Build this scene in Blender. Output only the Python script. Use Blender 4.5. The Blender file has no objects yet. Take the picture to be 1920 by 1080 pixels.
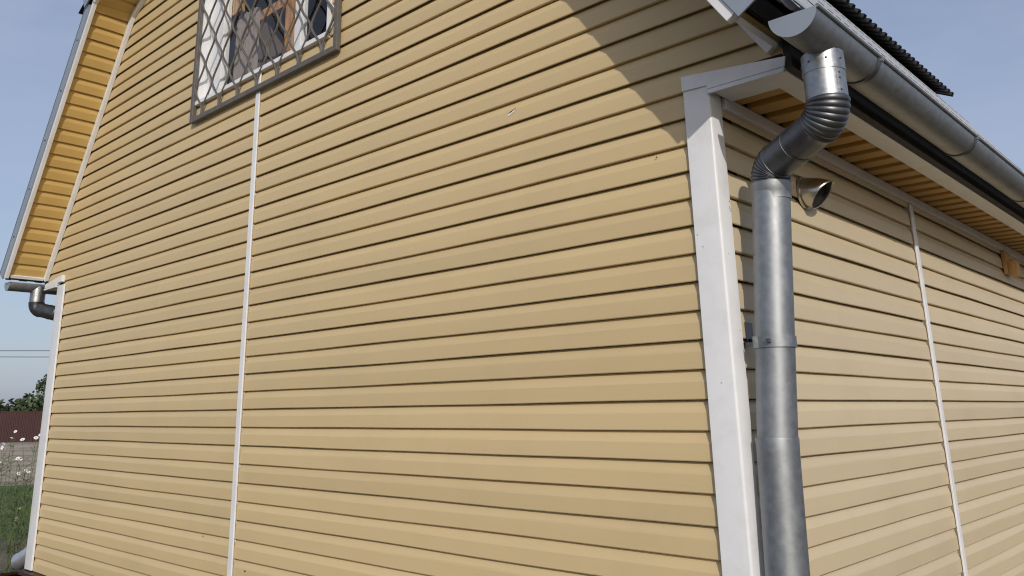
import bpy, bmesh, math, random
from mathutils import Vector, Matrix, noise

random.seed(7)
scene = bpy.context.scene
C = scene.collection

# ------------------------------------------------------------------ camera
cam_data = bpy.data.cameras.new('camera')
cam = bpy.data.objects.new('camera', cam_data)
C.objects.link(cam)
RIGHT = Vector((0.715254547, 0.698780086, -0.010831646))
UP = Vector((0.185197662, -0.174573523, 0.967070789))
FWD = Vector((-0.673878890, 0.693707775, 0.254276944))
CAM = Vector((1.3126, -2.5764, 1.6158))
m = Matrix.Identity(4)
for i in range(3):
    m[i][0] = RIGHT[i]; m[i][1] = UP[i]; m[i][2] = -FWD[i]; m[i][3] = CAM[i]
cam.matrix_world = m
cam_data.sensor_width = 36.0
cam_data.lens = 36.0 * 1542.371 / 1920.0
cam_data.shift_x = 72.9 / 1920.0
cam_data.shift_y = -172.0 / 1920.0
cam_data.clip_start = 0.05
cam_data.clip_end = 2000
scene.camera = cam

# ------------------------------------------------------------------ sky and sun
SUN = Vector((0.692, -0.603, 0.395)).normalized()
world = bpy.data.worlds.new('World')
scene.world = world
world.use_nodes = True
nt = world.node_tree
nt.nodes.clear()
sky = nt.nodes.new('ShaderNodeTexSky')
sky.sky_type = 'NISHITA'
sky.sun_disc = False
sky.sun_elevation = math.asin(SUN.z)
sky.sun_rotation = math.atan2(SUN.x, SUN.y)
sky.altitude = 100
sky.air_density = 1.0
sky.dust_density = 2.2
sky.ozone_density = 1.6
tc = nt.nodes.new('ShaderNodeTexCoord')
mp = nt.nodes.new('ShaderNodeMapping'); mp.inputs['Scale'].default_value = (2.2, 2.2, 6.5)
nz = nt.nodes.new('ShaderNodeTexNoise'); nz.inputs['Scale'].default_value = 1.6
nz.inputs['Detail'].default_value = 5; nz.inputs['Roughness'].default_value = 0.55
rp = nt.nodes.new('ShaderNodeValToRGB')
rp.color_ramp.elements[0].position = 0.30; rp.color_ramp.elements[0].color = (0.50, 0.50, 0.50, 1)
rp.color_ramp.elements[1].position = 0.78; rp.color_ramp.elements[1].color = (0.95, 0.95, 0.95, 1)
mulf = nt.nodes.new('ShaderNodeMath'); mulf.operation = 'MULTIPLY'; mulf.inputs[1].default_value = 0.75
mx = nt.nodes.new('ShaderNodeMixRGB'); mx.inputs[2].default_value = (4.0, 4.5, 6.0, 1)
bg = nt.nodes.new('ShaderNodeBackground'); bg.inputs['Strength'].default_value = 0.115
wo = nt.nodes.new('ShaderNodeOutputWorld')
L = nt.links.new
L(tc.outputs['Generated'], mp.inputs['Vector']); L(mp.outputs['Vector'], nz.inputs['Vector'])
L(nz.outputs['Fac'], rp.inputs['Fac']); L(rp.outputs['Color'], mulf.inputs[0])
L(mulf.outputs[0], mx.inputs[0]); L(sky.outputs['Color'], mx.inputs[1])
L(mx.outputs['Color'], bg.inputs['Color']); L(bg.outputs['Background'], wo.inputs['Surface'])

sun_d = bpy.data.lights.new('sun', 'SUN')
sun_d.energy = 2.45
sun_d.angle = math.radians(0.5)
sun_d.color = (1.0, 0.945, 0.865)
sun_o = bpy.data.objects.new('sun', sun_d)
C.objects.link(sun_o)
sun_o.rotation_euler = SUN.to_track_quat('Z', 'Y').to_euler()
sun_o.location = (8, -8, 12)

vs = scene.view_settings
vs.view_transform = 'Standard'; vs.look = 'None'; vs.exposure = 0.0; vs.gamma = 1.0
vs.use_curve_mapping = False
scene.render.engine = 'CYCLES'
scene.cycles.max_bounces = 8
scene.cycles.filter_width = 1.15
scene.cycles.transparent_max_bounces = 12


# ------------------------------------------------------------------ materials
def mat(name, base, rough=0.5, metal=0.0, spec=0.5, var=0.06, vscale=3.0, bump=0.0, bscale=40.0,
        stretch=(1, 1, 1), dirt=None, dirt_amt=0.0, dirt_scale=1.2, rough_var=0.0, objvar=0.0):
    mt = bpy.data.materials.new(name)
    mt.use_nodes = True
    n = mt.node_tree; n.nodes.clear()
    K = n.links.new
    out = n.nodes.new('ShaderNodeOutputMaterial')
    b = n.nodes.new('ShaderNodeBsdfPrincipled')
    K(b.outputs[0], out.inputs[0])
    b.inputs['Roughness'].default_value = rough
    b.inputs['Metallic'].default_value = metal
    b.inputs['Specular IOR Level'].default_value = spec
    t = n.nodes.new('ShaderNodeNewGeometry')
    mpg = n.nodes.new('ShaderNodeMapping'); mpg.inputs['Scale'].default_value = stretch
    K(t.outputs['Position'], mpg.inputs['Vector'])
    no = n.nodes.new('ShaderNodeTexNoise'); no.inputs['Scale'].default_value = vscale
    no.inputs['Detail'].default_value = 6
    K(mpg.outputs[0], no.inputs['Vector'])
    mr = n.nodes.new('ShaderNodeMapRange')
    mr.inputs['From Min'].default_value = 0.3; mr.inputs['From Max'].default_value = 0.7
    mr.inputs['To Min'].default_value = 1 - var; mr.inputs['To Max'].default_value = 1 + var
    K(no.outputs['Fac'], mr.inputs['Value'])
    hs = n.nodes.new('ShaderNodeHueSaturation'); hs.inputs['Color'].default_value = (*base, 1)
    val = mr.outputs[0]
    if objvar:
        oi = n.nodes.new('ShaderNodeObjectInfo')
        m2 = n.nodes.new('ShaderNodeMapRange')
        m2.inputs['To Min'].default_value = 1 - objvar; m2.inputs['To Max'].default_value = 1 + objvar
        K(oi.outputs['Random'], m2.inputs['Value'])
        mm = n.nodes.new('ShaderNodeMath'); mm.operation = 'MULTIPLY'
        K(val, mm.inputs[0]); K(m2.outputs[0], mm.inputs[1]); val = mm.outputs[0]
    K(val, hs.inputs['Value'])
    col = hs.outputs[0]
    if dirt:
        nd = n.nodes.new('ShaderNodeTexNoise'); nd.inputs['Scale'].default_value = dirt_scale
        nd.inputs['Detail'].default_value = 9; nd.inputs['Roughness'].default_value = 0.68
        K(t.outputs['Position'], nd.inputs['Vector'])
        cr = n.nodes.new('ShaderNodeMapRange')
        cr.inputs['From Min'].default_value = 0.48; cr.inputs['From Max'].default_value = 0.72
        cr.inputs['To Max'].default_value = dirt_amt
        K(nd.outputs['Fac'], cr.inputs['Value'])
        mxx = n.nodes.new('ShaderNodeMixRGB'); mxx.inputs[2].default_value = (*dirt, 1)
        K(cr.outputs[0], mxx.inputs[0]); K(col, mxx.inputs[1]); col = mxx.outputs[0]
    K(col, b.inputs['Base Color'])
    if rough_var:
        rr = n.nodes.new('ShaderNodeMapRange')
        rr.inputs['From Min'].default_value = 0.3; rr.inputs['From Max'].default_value = 0.7
        rr.inputs['To Min'].default_value = rough - rough_var; rr.inputs['To Max'].default_value = rough + rough_var
        K(no.outputs['Fac'], rr.inputs['Value']); K(rr.outputs[0], b.inputs['Roughness'])
    if bump:
        nb = n.nodes.new('ShaderNodeTexNoise'); nb.inputs['Scale'].default_value = bscale
        nb.inputs['Detail'].default_value = 4
        K(mpg.outputs[0], nb.inputs['Vector'])
        bp = n.nodes.new('ShaderNodeBump'); bp.inputs['Strength'].default_value = bump
        bp.inputs['Distance'].default_value = 0.002
        K(nb.outputs['Fac'], bp.inputs['Height']); K(bp.outputs[0], b.inputs['Normal'])
    return mt


M = {}
M['siding'] = mat('beige_vinyl', (0.580, 0.448, 0.245), 0.42, spec=0.35, var=0.035, vscale=2.2, bump=0.25, bscale=55,
                  stretch=(0.12, 0.12, 2.4), dirt=(0.42, 0.33, 0.2), dirt_amt=0.22, dirt_scale=1.7, objvar=0.035)
M['siding_side'] = mat('pale_beige_vinyl', (0.590, 0.482, 0.312), 0.42, spec=0.35, var=0.035, vscale=2.2, bump=0.25, bscale=55,
                       stretch=(0.12, 0.12, 2.4), dirt=(0.40, 0.33, 0.22), dirt_amt=0.2, dirt_scale=1.7, objvar=0.035)  # paler, less saturated than the gable wall siding
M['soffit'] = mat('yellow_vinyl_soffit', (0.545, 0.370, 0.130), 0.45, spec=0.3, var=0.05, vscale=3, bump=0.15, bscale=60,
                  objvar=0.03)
M['soffit_eave'] = mat('shaded_vinyl_soffit', (0.46, 0.275, 0.080), 0.5, spec=0.3, var=0.06, vscale=3, bump=0.15, bscale=60,
                       objvar=0.04)  # soffit colour darkened to paint in the shade under the eave
M['white'] = mat('white_vinyl', (0.74, 0.745, 0.76), 0.35, spec=0.4, var=0.025, vscale=5, dirt=(0.42, 0.4, 0.36),
                 dirt_amt=0.25, dirt_scale=7, bump=0.5, bscale=7)
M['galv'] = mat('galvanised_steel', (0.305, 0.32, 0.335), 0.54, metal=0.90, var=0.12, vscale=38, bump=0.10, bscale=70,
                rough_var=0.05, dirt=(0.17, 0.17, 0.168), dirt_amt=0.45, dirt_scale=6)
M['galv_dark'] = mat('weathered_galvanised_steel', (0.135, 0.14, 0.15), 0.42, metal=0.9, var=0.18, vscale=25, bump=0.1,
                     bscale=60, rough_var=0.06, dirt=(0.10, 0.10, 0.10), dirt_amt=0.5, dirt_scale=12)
M['steel_new'] = mat('bright_galvanised_steel', (0.36, 0.37, 0.38), 0.44, metal=0.95, var=0.16, vscale=60, bump=0.12,
                     bscale=80, rough_var=0.06)
M['shoe'] = mat('polished_zinc_shoe', (0.60, 0.62, 0.65), 0.36, metal=0.85, var=0.12, vscale=20)
M['flash'] = mat('zinc_grey_flashing', (0.30, 0.34, 0.385), 0.40, metal=0.35, var=0.05, vscale=6, dirt=(0.3, 0.31, 0.32),
                 dirt_amt=0.3, dirt_scale=6)
M['sheet'] = mat('zinc_roof_sheet', (0.40, 0.41, 0.42), 0.42, metal=0.5, var=0.07, vscale=5, dirt=(0.34, 0.34, 0.33),
                 dirt_amt=0.3, dirt_scale=4)
M['fascia'] = mat('shaded_dark_fascia', (0.016, 0.016, 0.015), 0.7, var=0.2, vscale=9)  # dark board, colour taken near black for the shade behind the gutter
M['grille'] = mat('grey_painted_iron', (0.125, 0.116, 0.103), 0.5, metal=0.15, var=0.15, vscale=25, bump=0.2, bscale=90,
                  dirt=(0.16, 0.09, 0.05), dirt_amt=0.35, dirt_scale=22)
M['wood'] = mat('varnished_pine', (0.55, 0.26, 0.075), 0.35, var=0.35, vscale=16, stretch=(3, 3, 0.35), bump=0.2, bscale=20)
M['pine'] = mat('raw_pine', (0.52, 0.31, 0.12), 0.55, var=0.25, vscale=14, stretch=(3, 3, 0.4), bump=0.2, bscale=20)
M['room'] = mat('dark_room', (0.26, 0.20, 0.16), 0.9, var=0.2)
M['curtain'] = mat('net_curtain', (0.27, 0.22, 0.185), 0.9, var=0.08, vscale=20)
M['plinth'] = mat('dark_brown_metal', (0.040, 0.016, 0.012), 0.45, metal=0.1, var=0.2, vscale=6)
M['black'] = mat('dark_gap', (0.012, 0.011, 0.010), 0.9, var=0.1)
M['under'] = mat('black_roof_underside', (0.016, 0.017, 0.020), 0.55, var=0.25, vscale=8)
M['inox'] = mat('brushed_stainless', (0.48, 0.465, 0.44), 0.30, metal=1.0, var=0.06, vscale=10)
M['foam'] = mat('white_broken_edge', (0.78, 0.77, 0.72), 0.7, var=0.06)
M['concrete'] = mat('grey_foundation', (0.24, 0.22, 0.20), 0.9, var=0.15, vscale=5, bump=0.3, bscale=50)
M['soil'] = mat('dry_soil', (0.115, 0.09, 0.062), 0.95, var=0.35, vscale=2.2, bump=0.5, bscale=18,
                dirt=(0.07, 0.085, 0.03), dirt_amt=0.8, dirt_scale=0.7)
M['sand'] = mat('sandy_yard', (0.37, 0.30, 0.215), 0.95, var=0.35, vscale=0.5, bump=0.4, bscale=12,
                dirt=(0.13, 0.13, 0.055), dirt_amt=0.9, dirt_scale=0.9)
M['lawn'] = mat('lawn_soil', (0.050, 0.075, 0.018), 0.95, var=0.3, vscale=1.5)
M['grass'] = mat('grass_blades', (0.060, 0.115, 0.018), 0.6, var=0.45, vscale=1.1)
M['fence'] = mat('maroon_profiled_sheet', (0.050, 0.013, 0.012), 0.5, var=0.12, vscale=1.0)
M['leaf'] = mat('tree_leaves', (0.045, 0.070, 0.022), 0.6, var=0.45, vscale=0.7)
M['wood_far'] = mat('distant_leaves', (0.055, 0.080, 0.035), 0.8, var=0.5, vscale=0.25)
M['bark'] = mat('bark', (0.09, 0.065, 0.045), 0.9, var=0.3, vscale=6)
M['petal'] = mat('white_petals', (0.82, 0.82, 0.80), 0.5, var=0.04)
M['yolk'] = mat('yellow_flower_centre', (0.62, 0.36, 0.03), 0.7, var=0.1)
M['stem'] = mat('flower_stems', (0.10, 0.13, 0.045), 0.6, var=0.3, vscale=9)
M['drystem'] = mat('dry_stems', (0.34, 0.25, 0.12), 0.7, var=0.2, vscale=9)
M['cable'] = mat('black_cable', (0.02, 0.02, 0.022), 0.6)
M['pole'] = mat('grey_pole_timber', (0.16, 0.13, 0.10), 0.85, var=0.25, vscale=7)


def glass_mat():
    mt = bpy.data.materials.new('window_glass'); mt.use_nodes = True
    n = mt.node_tree; n.nodes.clear(); K = n.links.new
    o = n.nodes.new('ShaderNodeOutputMaterial'); mixs = n.nodes.new('ShaderNodeMixShader')
    tr = n.nodes.new('ShaderNodeBsdfTransparent'); tr.inputs[0].default_value = (0.93, 0.95, 0.96, 1)
    gl = n.nodes.new('ShaderNodeBsdfGlossy'); gl.inputs['Roughness'].default_value = 0.02
    lw = n.nodes.new('ShaderNodeLayerWeight'); lw.inputs['Blend'].default_value = 0.5
    pw = n.nodes.new('ShaderNodeMath'); pw.operation = 'POWER'; pw.inputs[1].default_value = 4.0
    ma = n.nodes.new('ShaderNodeMath'); ma.operation = 'MULTIPLY_ADD'; ma.inputs[1].default_value = 0.75; ma.inputs[2].default_value = 0.06
    K(lw.outputs['Facing'], pw.inputs[0]); K(pw.outputs[0], ma.inputs[0]); K(ma.outputs[0], mixs.inputs[0]); K(tr.outputs[0], mixs.inputs[1]); K(gl.outputs[0], mixs.inputs[2])
    K(mixs.outputs[0], o.inputs[0])
    return mt


M['glass'] = glass_mat()


# ------------------------------------------------------------------ mesh helpers
def link(name, me, parent=None):
    o = bpy.data.objects.new(name, me)
    C.objects.link(o)
    if parent is not None:
        o.parent = parent
        o.matrix_parent_inverse = Matrix.Identity(4)
        base = parent.location.copy()
        q = parent.parent
        while q is not None:
            base += q.location
            q = q.parent
        if me is not None:
            me.transform(Matrix.Translation(-base))
        else:
            o.location = -base
    return o


def mesh(name, verts, faces, material, parent=None, smooth=False, keep=False):
    me = bpy.data.meshes.new(name)
    me.from_pydata([tuple(v) for v in verts], [], faces)
    me.validate()
    if not keep:
        b = bmesh.new(); b.from_mesh(me)
        bmesh.ops.recalc_face_normals(b, faces=b.faces); b.to_mesh(me); b.free()
    me.materials.append(M[material])
    if smooth:
        for p in me.polygons:
            p.use_smooth = True
    me.update()
    return link(name, me, parent)


def thing(name, label, cat, loc=(0, 0, 0), group=None):
    o = bpy.data.objects.new(name, None)
    o.empty_display_size = 0.1
    C.objects.link(o)
    o.location = loc
    o['label'] = label; o['category'] = cat
    if group:
        o['group'] = group
    return o


class B:
    """collects simple solids"""
    def __init__(s):
        s.v = []; s.f = []

    def add(s, v, f):
        n = len(s.v); s.v += [Vector(p) for p in v]; s.f += [tuple(i + n for i in q) for q in f]
        return s

    def box(s, x0, x1, y0, y1, z0, z1):
        v = [(x, y, z) for x in (x0, x1) for y in (y0, y1) for z in (z0, z1)]
        return s.add(v, [(0, 1, 3, 2), (4, 6, 7, 5), (0, 4, 5, 1), (2, 3, 7, 6), (0, 2, 6, 4), (1, 5, 7, 3)])

    def prism(s, poly, off):
        """poly: list of 3d points, off: extrusion vector"""
        n = len(poly); off = Vector(off)
        v = [Vector(p) for p in poly] + [Vector(p) + off for p in poly]
        f = [tuple(range(n)), tuple(range(2 * n - 1, n - 1, -1))]
        f += [(i, (i + 1) % n, n + (i + 1) % n, n + i) for i in range(n)]
        return s.add(v, f)

    def beam(s, a, b, u, v, wu, wv):
        """box along a-b with half extents along unit vectors u and v"""
        a, b, u, v = Vector(a), Vector(b), Vector(u) * wu, Vector(v) * wv
        p = [a - u - v, a + u - v, a + u + v, a - u + v]
        return s.prism(p, b - a)

    def tube(s, path, rad, n=10, cap=True, squash=None):
        path = [Vector(p) for p in path]
        if not hasattr(rad, '__len__'):
            rad = [rad] * len(path)
        base = len(s.v)
        prev = None
        for i, p in enumerate(path):
            t = (path[min(i + 1, len(path) - 1)] - path[max(i - 1, 0)]).normalized()
            if prev is None:
                ref = Vector((0, 0, 1)) if abs(t.z) < 0.9 else Vector((0, 1, 0))
                a = (ref - t * ref.dot(t)).normalized()
            else:
                a = (prev - t * prev.dot(t)).normalized()
            prev = a
            c2 = t.cross(a)
            for k in range(n):
                g = 2 * math.pi * k / n
                s.v.append(p + (a * math.cos(g) + c2 * math.sin(g)) * rad[i])
        for i in range(len(path) - 1):
            for k in range(n):
                s.f.append((base + i * n + k, base + i * n + (k + 1) % n, base + (i + 1) * n + (k + 1) % n, base + (i + 1) * n + k))
        if cap:
            s.f.append(tuple(base + k for k in range(n - 1, -1, -1)))
            e = base + (len(path) - 1) * n
            s.f.append(tuple(e + k for k in range(n)))
        return s

    def ball(s, c, r, n=8, sz=1.0):
        c = Vector(c); base = len(s.v); m_ = max(3, n // 2)
        for i in range(m_ + 1):
            th = math.pi * i / m_
            for k in range(n):
                g = 2 * math.pi * k / n
                s.v.append(c + Vector((math.sin(th) * math.cos(g), math.sin(th) * math.sin(g), math.cos(th) * sz)) * r)
        for i in range(m_):
            for k in range(n):
                s.f.append((base + i * n + k, base + i * n + (k + 1) % n, base + (i + 1) * n + (k + 1) % n, base + (i + 1) * n + k))
        return s

    def pane(s, parent):
        o = s.build('pane', 'glass', parent)
        if o.data.polygons[0].normal.y > 0:
            o.data.flip_normals()
        return o

    def build(s, name, material, parent=None, smooth=False, bevel=0.0):
        o = mesh(name, s.v, s.f, material, parent, smooth)
        if bevel:
            md = o.modifiers.new('bevel', 'BEVEL'); md.width = bevel; md.segments = 2; md.limit_method = 'ANGLE'
            md.angle_limit = math.radians(40)
        if smooth:
            me = o.data
            try:
                me.set_sharp_from_angle(angle=math.radians(38))
            except Exception:
                pass
        return o


# ------------------------------------------------------------------ house numbers
XL, XR = -6.20, 0.0            # wall corners
YB = 6.75                      # back wall
ZB = 0.45                      # foot of the siding
H = 0.10                       # one course
ZE = 2.72                      # eave soffit
OV = 0.34                      # gable overhang
TAN1 = 1.5735; TAN2 = 0.53
ZK = 4.913                     # kink of the gambrel
RL0, RR0 = -6.527, 0.270       # rake feet on the wall at z = 2.806
KL = RL0 + (ZK - 2.806) / TAN1
KR = RR0 - (ZK - 2.806) / TAN1
XM = 0.5 * (KL + KR)
ZR = ZK + (XM - KL) * TAN2


def rake_l(z):
    return RL0 + (z - 2.806) / TAN1 if z <= ZK else KL + (z - ZK) / TAN2


def rake_r(z):
    return RR0 - (z - 2.806) / TAN1 if z <= ZK else KR - (z - ZK) / TAN2


house = thing('house', 'beige vinyl-sided house with white corner trims and grey gambrel roof', 'house', (-3.1, 3.3, 0.0))

# ---- siding
FACE = [(0.0016, 0.0), (0.0, 0.0028), (0.0004, 0.030), (0.0009, 0.058), (0.0032, 0.0655), (0.0085, 0.0810), (0.0145, 0.0950), (0.0205, 0.1030), (0.0225, 0.1140)]
PROF_LAP = [(0.0066, 0.016), (0.0054, 0.0)] + FACE      # overlapping edge with an open hem
PROF_MID = [(0.0185, 0.004), (0.0165, 0.0)] + FACE      # moulded step in the middle of a panel


def plank(name, parent, O, U, V, N, u0, u1, scale, material, lap, seed, wob=1.0):
    """one course: O origin of the butt line, U along, V up, N outward; u0/u1 functions of height"""
    O, U, V, N = Vector(O), Vector(U), Vector(V), Vector(N)
    ln = u1(0.03) - u0(0.03)
    if ln < 0.02:
        return None
    n = max(2, int(ln / 0.16))
    rng = random.Random(seed)
    ph = [rng.uniform(0, 6.28) for _ in range(6)]
    tilt = rng.uniform(-0.0012, 0.0012) * wob
    vs_, fs = [], []
    PROF = PROF_LAP if lap else PROF_MID
    k = len(PROF)
    for i in range(n + 1):
        t = i / n
        for j, (d, h) in enumerate(PROF):
            a, b = u0(h * scale), u1(h * scale)
            if b < a:
                b = a
            u = a + (b - a) * t
            env = min(1.0, 4 * t, 4 * (1 - t))
            dz = (math.sin(u * 2.1 + ph[0]) * 0.0014 + math.sin(u * 5.3 + ph[1]) * 0.0007) * wob * env + tilt * (t - 0.5)
            dd = (math.sin(u * 3.3 + ph[2]) * 0.0016 + math.sin(u * 8.1 + ph[3]) * 0.0006) * wob * env
            dep = d * scale * 1.2
            if 1 < j < 6:
                dep += dd * 0.6 + (0.0 if lap else 0.0008)
            vs_.append(O + U * u + V * (h * scale + dz * (1 if j < 6 else 0.3)) - N * dep)
    for i in range(n):
        for j in range(k - 1):
            p = i * k + j
            fs.append((p, p + k, p + k + 1, p + 1))
    o = mesh(name, vs_, fs, material, parent, keep=True)
    o.data.update()
    # make normals point outward
    if o.data.polygons and o.data.polygons[min(3, len(o.data.polygons) - 1)].normal.dot(N) < 0:
        o.data.flip_normals()
    return o


# window opening in the front wall
WX0, WX1, WZ0, WZ1 = -3.90, -2.36, 3.768, 5.05

# front wall backing (kept behind the planks)
fw = B()
yb0, yd = 0.030, 0.16


def front_poly(poly):
    fw.prism([(x, yb0, z) for x, z in poly], (0, yd, 0))


front_poly([(XL + 0.02, ZB), (XR - 0.02, ZB), (XR - 0.02, 2.85), (XL + 0.02, 2.85)])
front_poly([(rake_l(2.85) + .05, 2.8501), (rake_r(2.85) - .05, 2.8501), (rake_r(WZ0) - .05, WZ0), (rake_l(WZ0) + .05, WZ0)])
front_poly([(rake_l(WZ0) + .05, WZ0 + .0001), (WX0, WZ0 + .0001), (WX0, WZ1), (KL + .05 + (WZ1 - ZK) / TAN2, WZ1), (KL + .05, ZK)])
front_poly([(WX1, WZ0 + .0001), (rake_r(WZ0) - .05, WZ0 + .0001), (KR - .05, ZK), (rake_r(WZ1) - .05, WZ1), (WX1, WZ1)])
front_poly([(rake_l(WZ1) + .05, WZ1 + .0001), (rake_r(WZ1) - .05, WZ1 + .0001), (XM, ZR - 0.03)])
wall_f = fw.build('wall', 'black', house)
wall_f['label'] = 'gable wall of beige lapped planks'

STRIP_F = -3.085
i = 0
z = ZB
while z < ZR - 0.05:
    lap = (i % 2 == 0)
    above = z > 2.70
    for sec in (0, 1):
        zz = z
        if sec == 0:
            a = (lambda h, zz=zz: (rake_l(zz + h) if zz + h > 2.75 else XL + 0.05)) if above else (lambda h: XL + 0.05)
            if z + 0.06 > WZ0 and z < WZ1 - 0.03:
                b = lambda h: WX0
            else:
                b = (lambda h, zz=zz: min(STRIP_F - 0.012, rake_r(zz + h)))
        else:
            b = (lambda h, zz=zz: min(XR - 0.04 if zz + h < 2.75 else 9, rake_r(zz + h))) if above else (lambda h: XR - 0.04)
            if z + 0.06 > WZ0 and z < WZ1 - 0.03:
                a = lambda h: WX1
            else:
                a = (lambda h, zz=zz: max(STRIP_F + 0.012, rake_l(zz + h)))
        plank('siding_plank', wall_f, (0, 0, z), (1, 0, 0), (0, 0, 1), (0, -1, 0), a, b, 1.0, 'siding', lap, i * 7 + sec)
    z += H; i += 1

# side wall (right)
sw = B().box(-yb0 - yd, -yb0, 0.0 + yb0 + yd + 0.002, YB, ZB, 2.86)
wall_s = sw.build('wall', 'black', house)
wall_s['label'] = 'long side wall under the eaves with white joint strip'
STRIP_S = 2.135
STRIP_S2 = 5.30
i = 0
z = ZB
while z < 2.72:
    lap = (i % 2 == 0)
    for sec, (a0, b0) in enumerate(((0.04, STRIP_S - 0.012), (STRIP_S + 0.012, STRIP_S2 - 0.012), (STRIP_S2 + 0.012, YB - 0.04))):
        plank('siding_plank', wall_s, (0, 0, z), (0, 1, 0), (0, 0, 1), (1, 0, 0), lambda h, q=a0: q, lambda h, q=b0: q, 1.0,
              'siding_side', lap, 900 + i * 5 + sec)
    z += H; i += 1

# the two walls that the photograph does not show
B().box(XL + 0.0, XL + 0.16, 0.20, YB, ZB, 2.86).build('wall', 'siding', house)
bk = B().prism([(XL + .17, YB, ZB), (XR - .2, YB, ZB), (XR - .2, YB, 2.86), (KR - .1, YB, ZK - .1), (XM, YB, ZR - .15), (KL + .1, YB, ZK - .1), (XL + .17, YB, 2.86)], (0, 0.15, 0))
bk.build('wall', 'siding', house)

# ---- torn hole in the siding
hb = B()
hx, hz = -0.945, 2.893
hb.prism([(hx - .024, -.0018, hz - .011), (hx + .012, -.0018, hz + .002), (hx + .017, -.0018, hz + .013), (hx - .006, -.0018, hz + .008), (hx - .022, -.0018, hz + .0005)], (0, .0016, 0))
hb.build('torn_edge', 'foam', wall_f)
hb = B()
hb.prism([(hx - .022, -.0030, hz + .0010), (hx - .006, -.0030, hz + .0085), (hx + .018, -.0030, hz + .0150), (hx + .024, -.0030, hz + .0185), (hx + .016, -.0030, hz + .013), (hx - .004, -.0030, hz + .004)], (0, .0027, 0))
hb.build('split', 'black', wall_f)
for (sx, sz, r) in ((-0.235, 2.527, .0035), (-2.94, 0.80, .006), (-3.42, 0.935, .004), (-0.045, 2.49, .004)):
    B().prism([(sx + r * math.cos(g), -.0030, sz + r * .7 * math.sin(g)) for g in [k * 1.0472 for k in range(6)]], (0, .0026, 0)).build('chip', 'black', wall_f)

# ---- corner trims
def corner_post(x, sgn, z0, z1, wf, wsd, yc=0.0):
    p = 0.016
    b = B()
    # L section: front leg and side leg with a soft arris
    q0 = 0.006
    prof = [(-wf, -0.003), (-wf, -p + .002), (-wf + .002, -p), (q0 - .0095, -p), (q0 - .0065, -p + .0006), (q0 - .0032, -p + .0026), (q0 - .0012, -p + .0058), (q0, -p + .0095), (q0, wsd - .002), (q0 - .002, wsd), (0.0025, wsd), (0.0025, -0.003)]
    pts = [(x + sgn * q[0], yc + q[1], z0) for q in prof]
    b.prism(pts, (0, 0, z1 - z0))
    o = b.build('corner_post', 'white', house, smooth=True)
    return o


corner_post(XR, 1, ZB - 0.01, 2.744, 0.098, 0.068)
corner_post(XL, -1, ZB + 0.005, 2.715, 0.150, 0.082)

for (sy, sz, ln_, w_) in ((.070, 2.322, .004, .003), (.066, 2.296, .010, .0012), (.071, 2.285, .014, .0014), (.060, 1.872, .003, .003), (.030, 2.13, .003, .002)):
    B().box(.0055, .0066, sy - .012, sy - .012 + w_, sz, sz + ln_).build('scratch', 'black', house)
for (sx, sz) in ((-.088, 2.205), (-.07, 2.16), (-.045, 1.70)):
    B().box(sx, sx + .003, -.0167, -.0161, sz, sz + .003).build('scratch', 'black', house)

# joint strips
def strip_front(z0, z1):
    b = B()
    w = 0.023
    b.prism([(STRIP_F - w, -0.004, z0), (STRIP_F - w, -0.010, z0), (STRIP_F - w + .003, -0.012, z0), (STRIP_F + w - .003, -0.012, z0), (STRIP_F + w, -0.010, z0), (STRIP_F + w, -0.004, z0), (STRIP_F + .008, -.0035, z0), (STRIP_F + .008, .026, z0), (STRIP_F - .008, .026, z0), (STRIP_F - .008, -.0035, z0)], (0.0, 0, z1 - z0))
    b.build('joint_strip', 'white', house)


strip_front(ZB, WZ0 - 0.03)
strip_front(WZ1 + 0.03, ZR - 0.1)
for s_ in (STRIP_S, STRIP_S2):
    w = 0.023
    B().prism([(.004, s_ - w, ZB), (.010, s_ - w, ZB), (.012, s_ - w + .003, ZB), (.012, s_ + w - .003, ZB), (.010, s_ + w, ZB), (.004, s_ + w, ZB), (.0035, s_ + .008, ZB), (-.026, s_ + .008, ZB), (-.026, s_ - .008, ZB), (.0035, s_ - .008, ZB)], (0, 0, 2.668 - ZB)).build('joint_strip', 'white', house)

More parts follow.
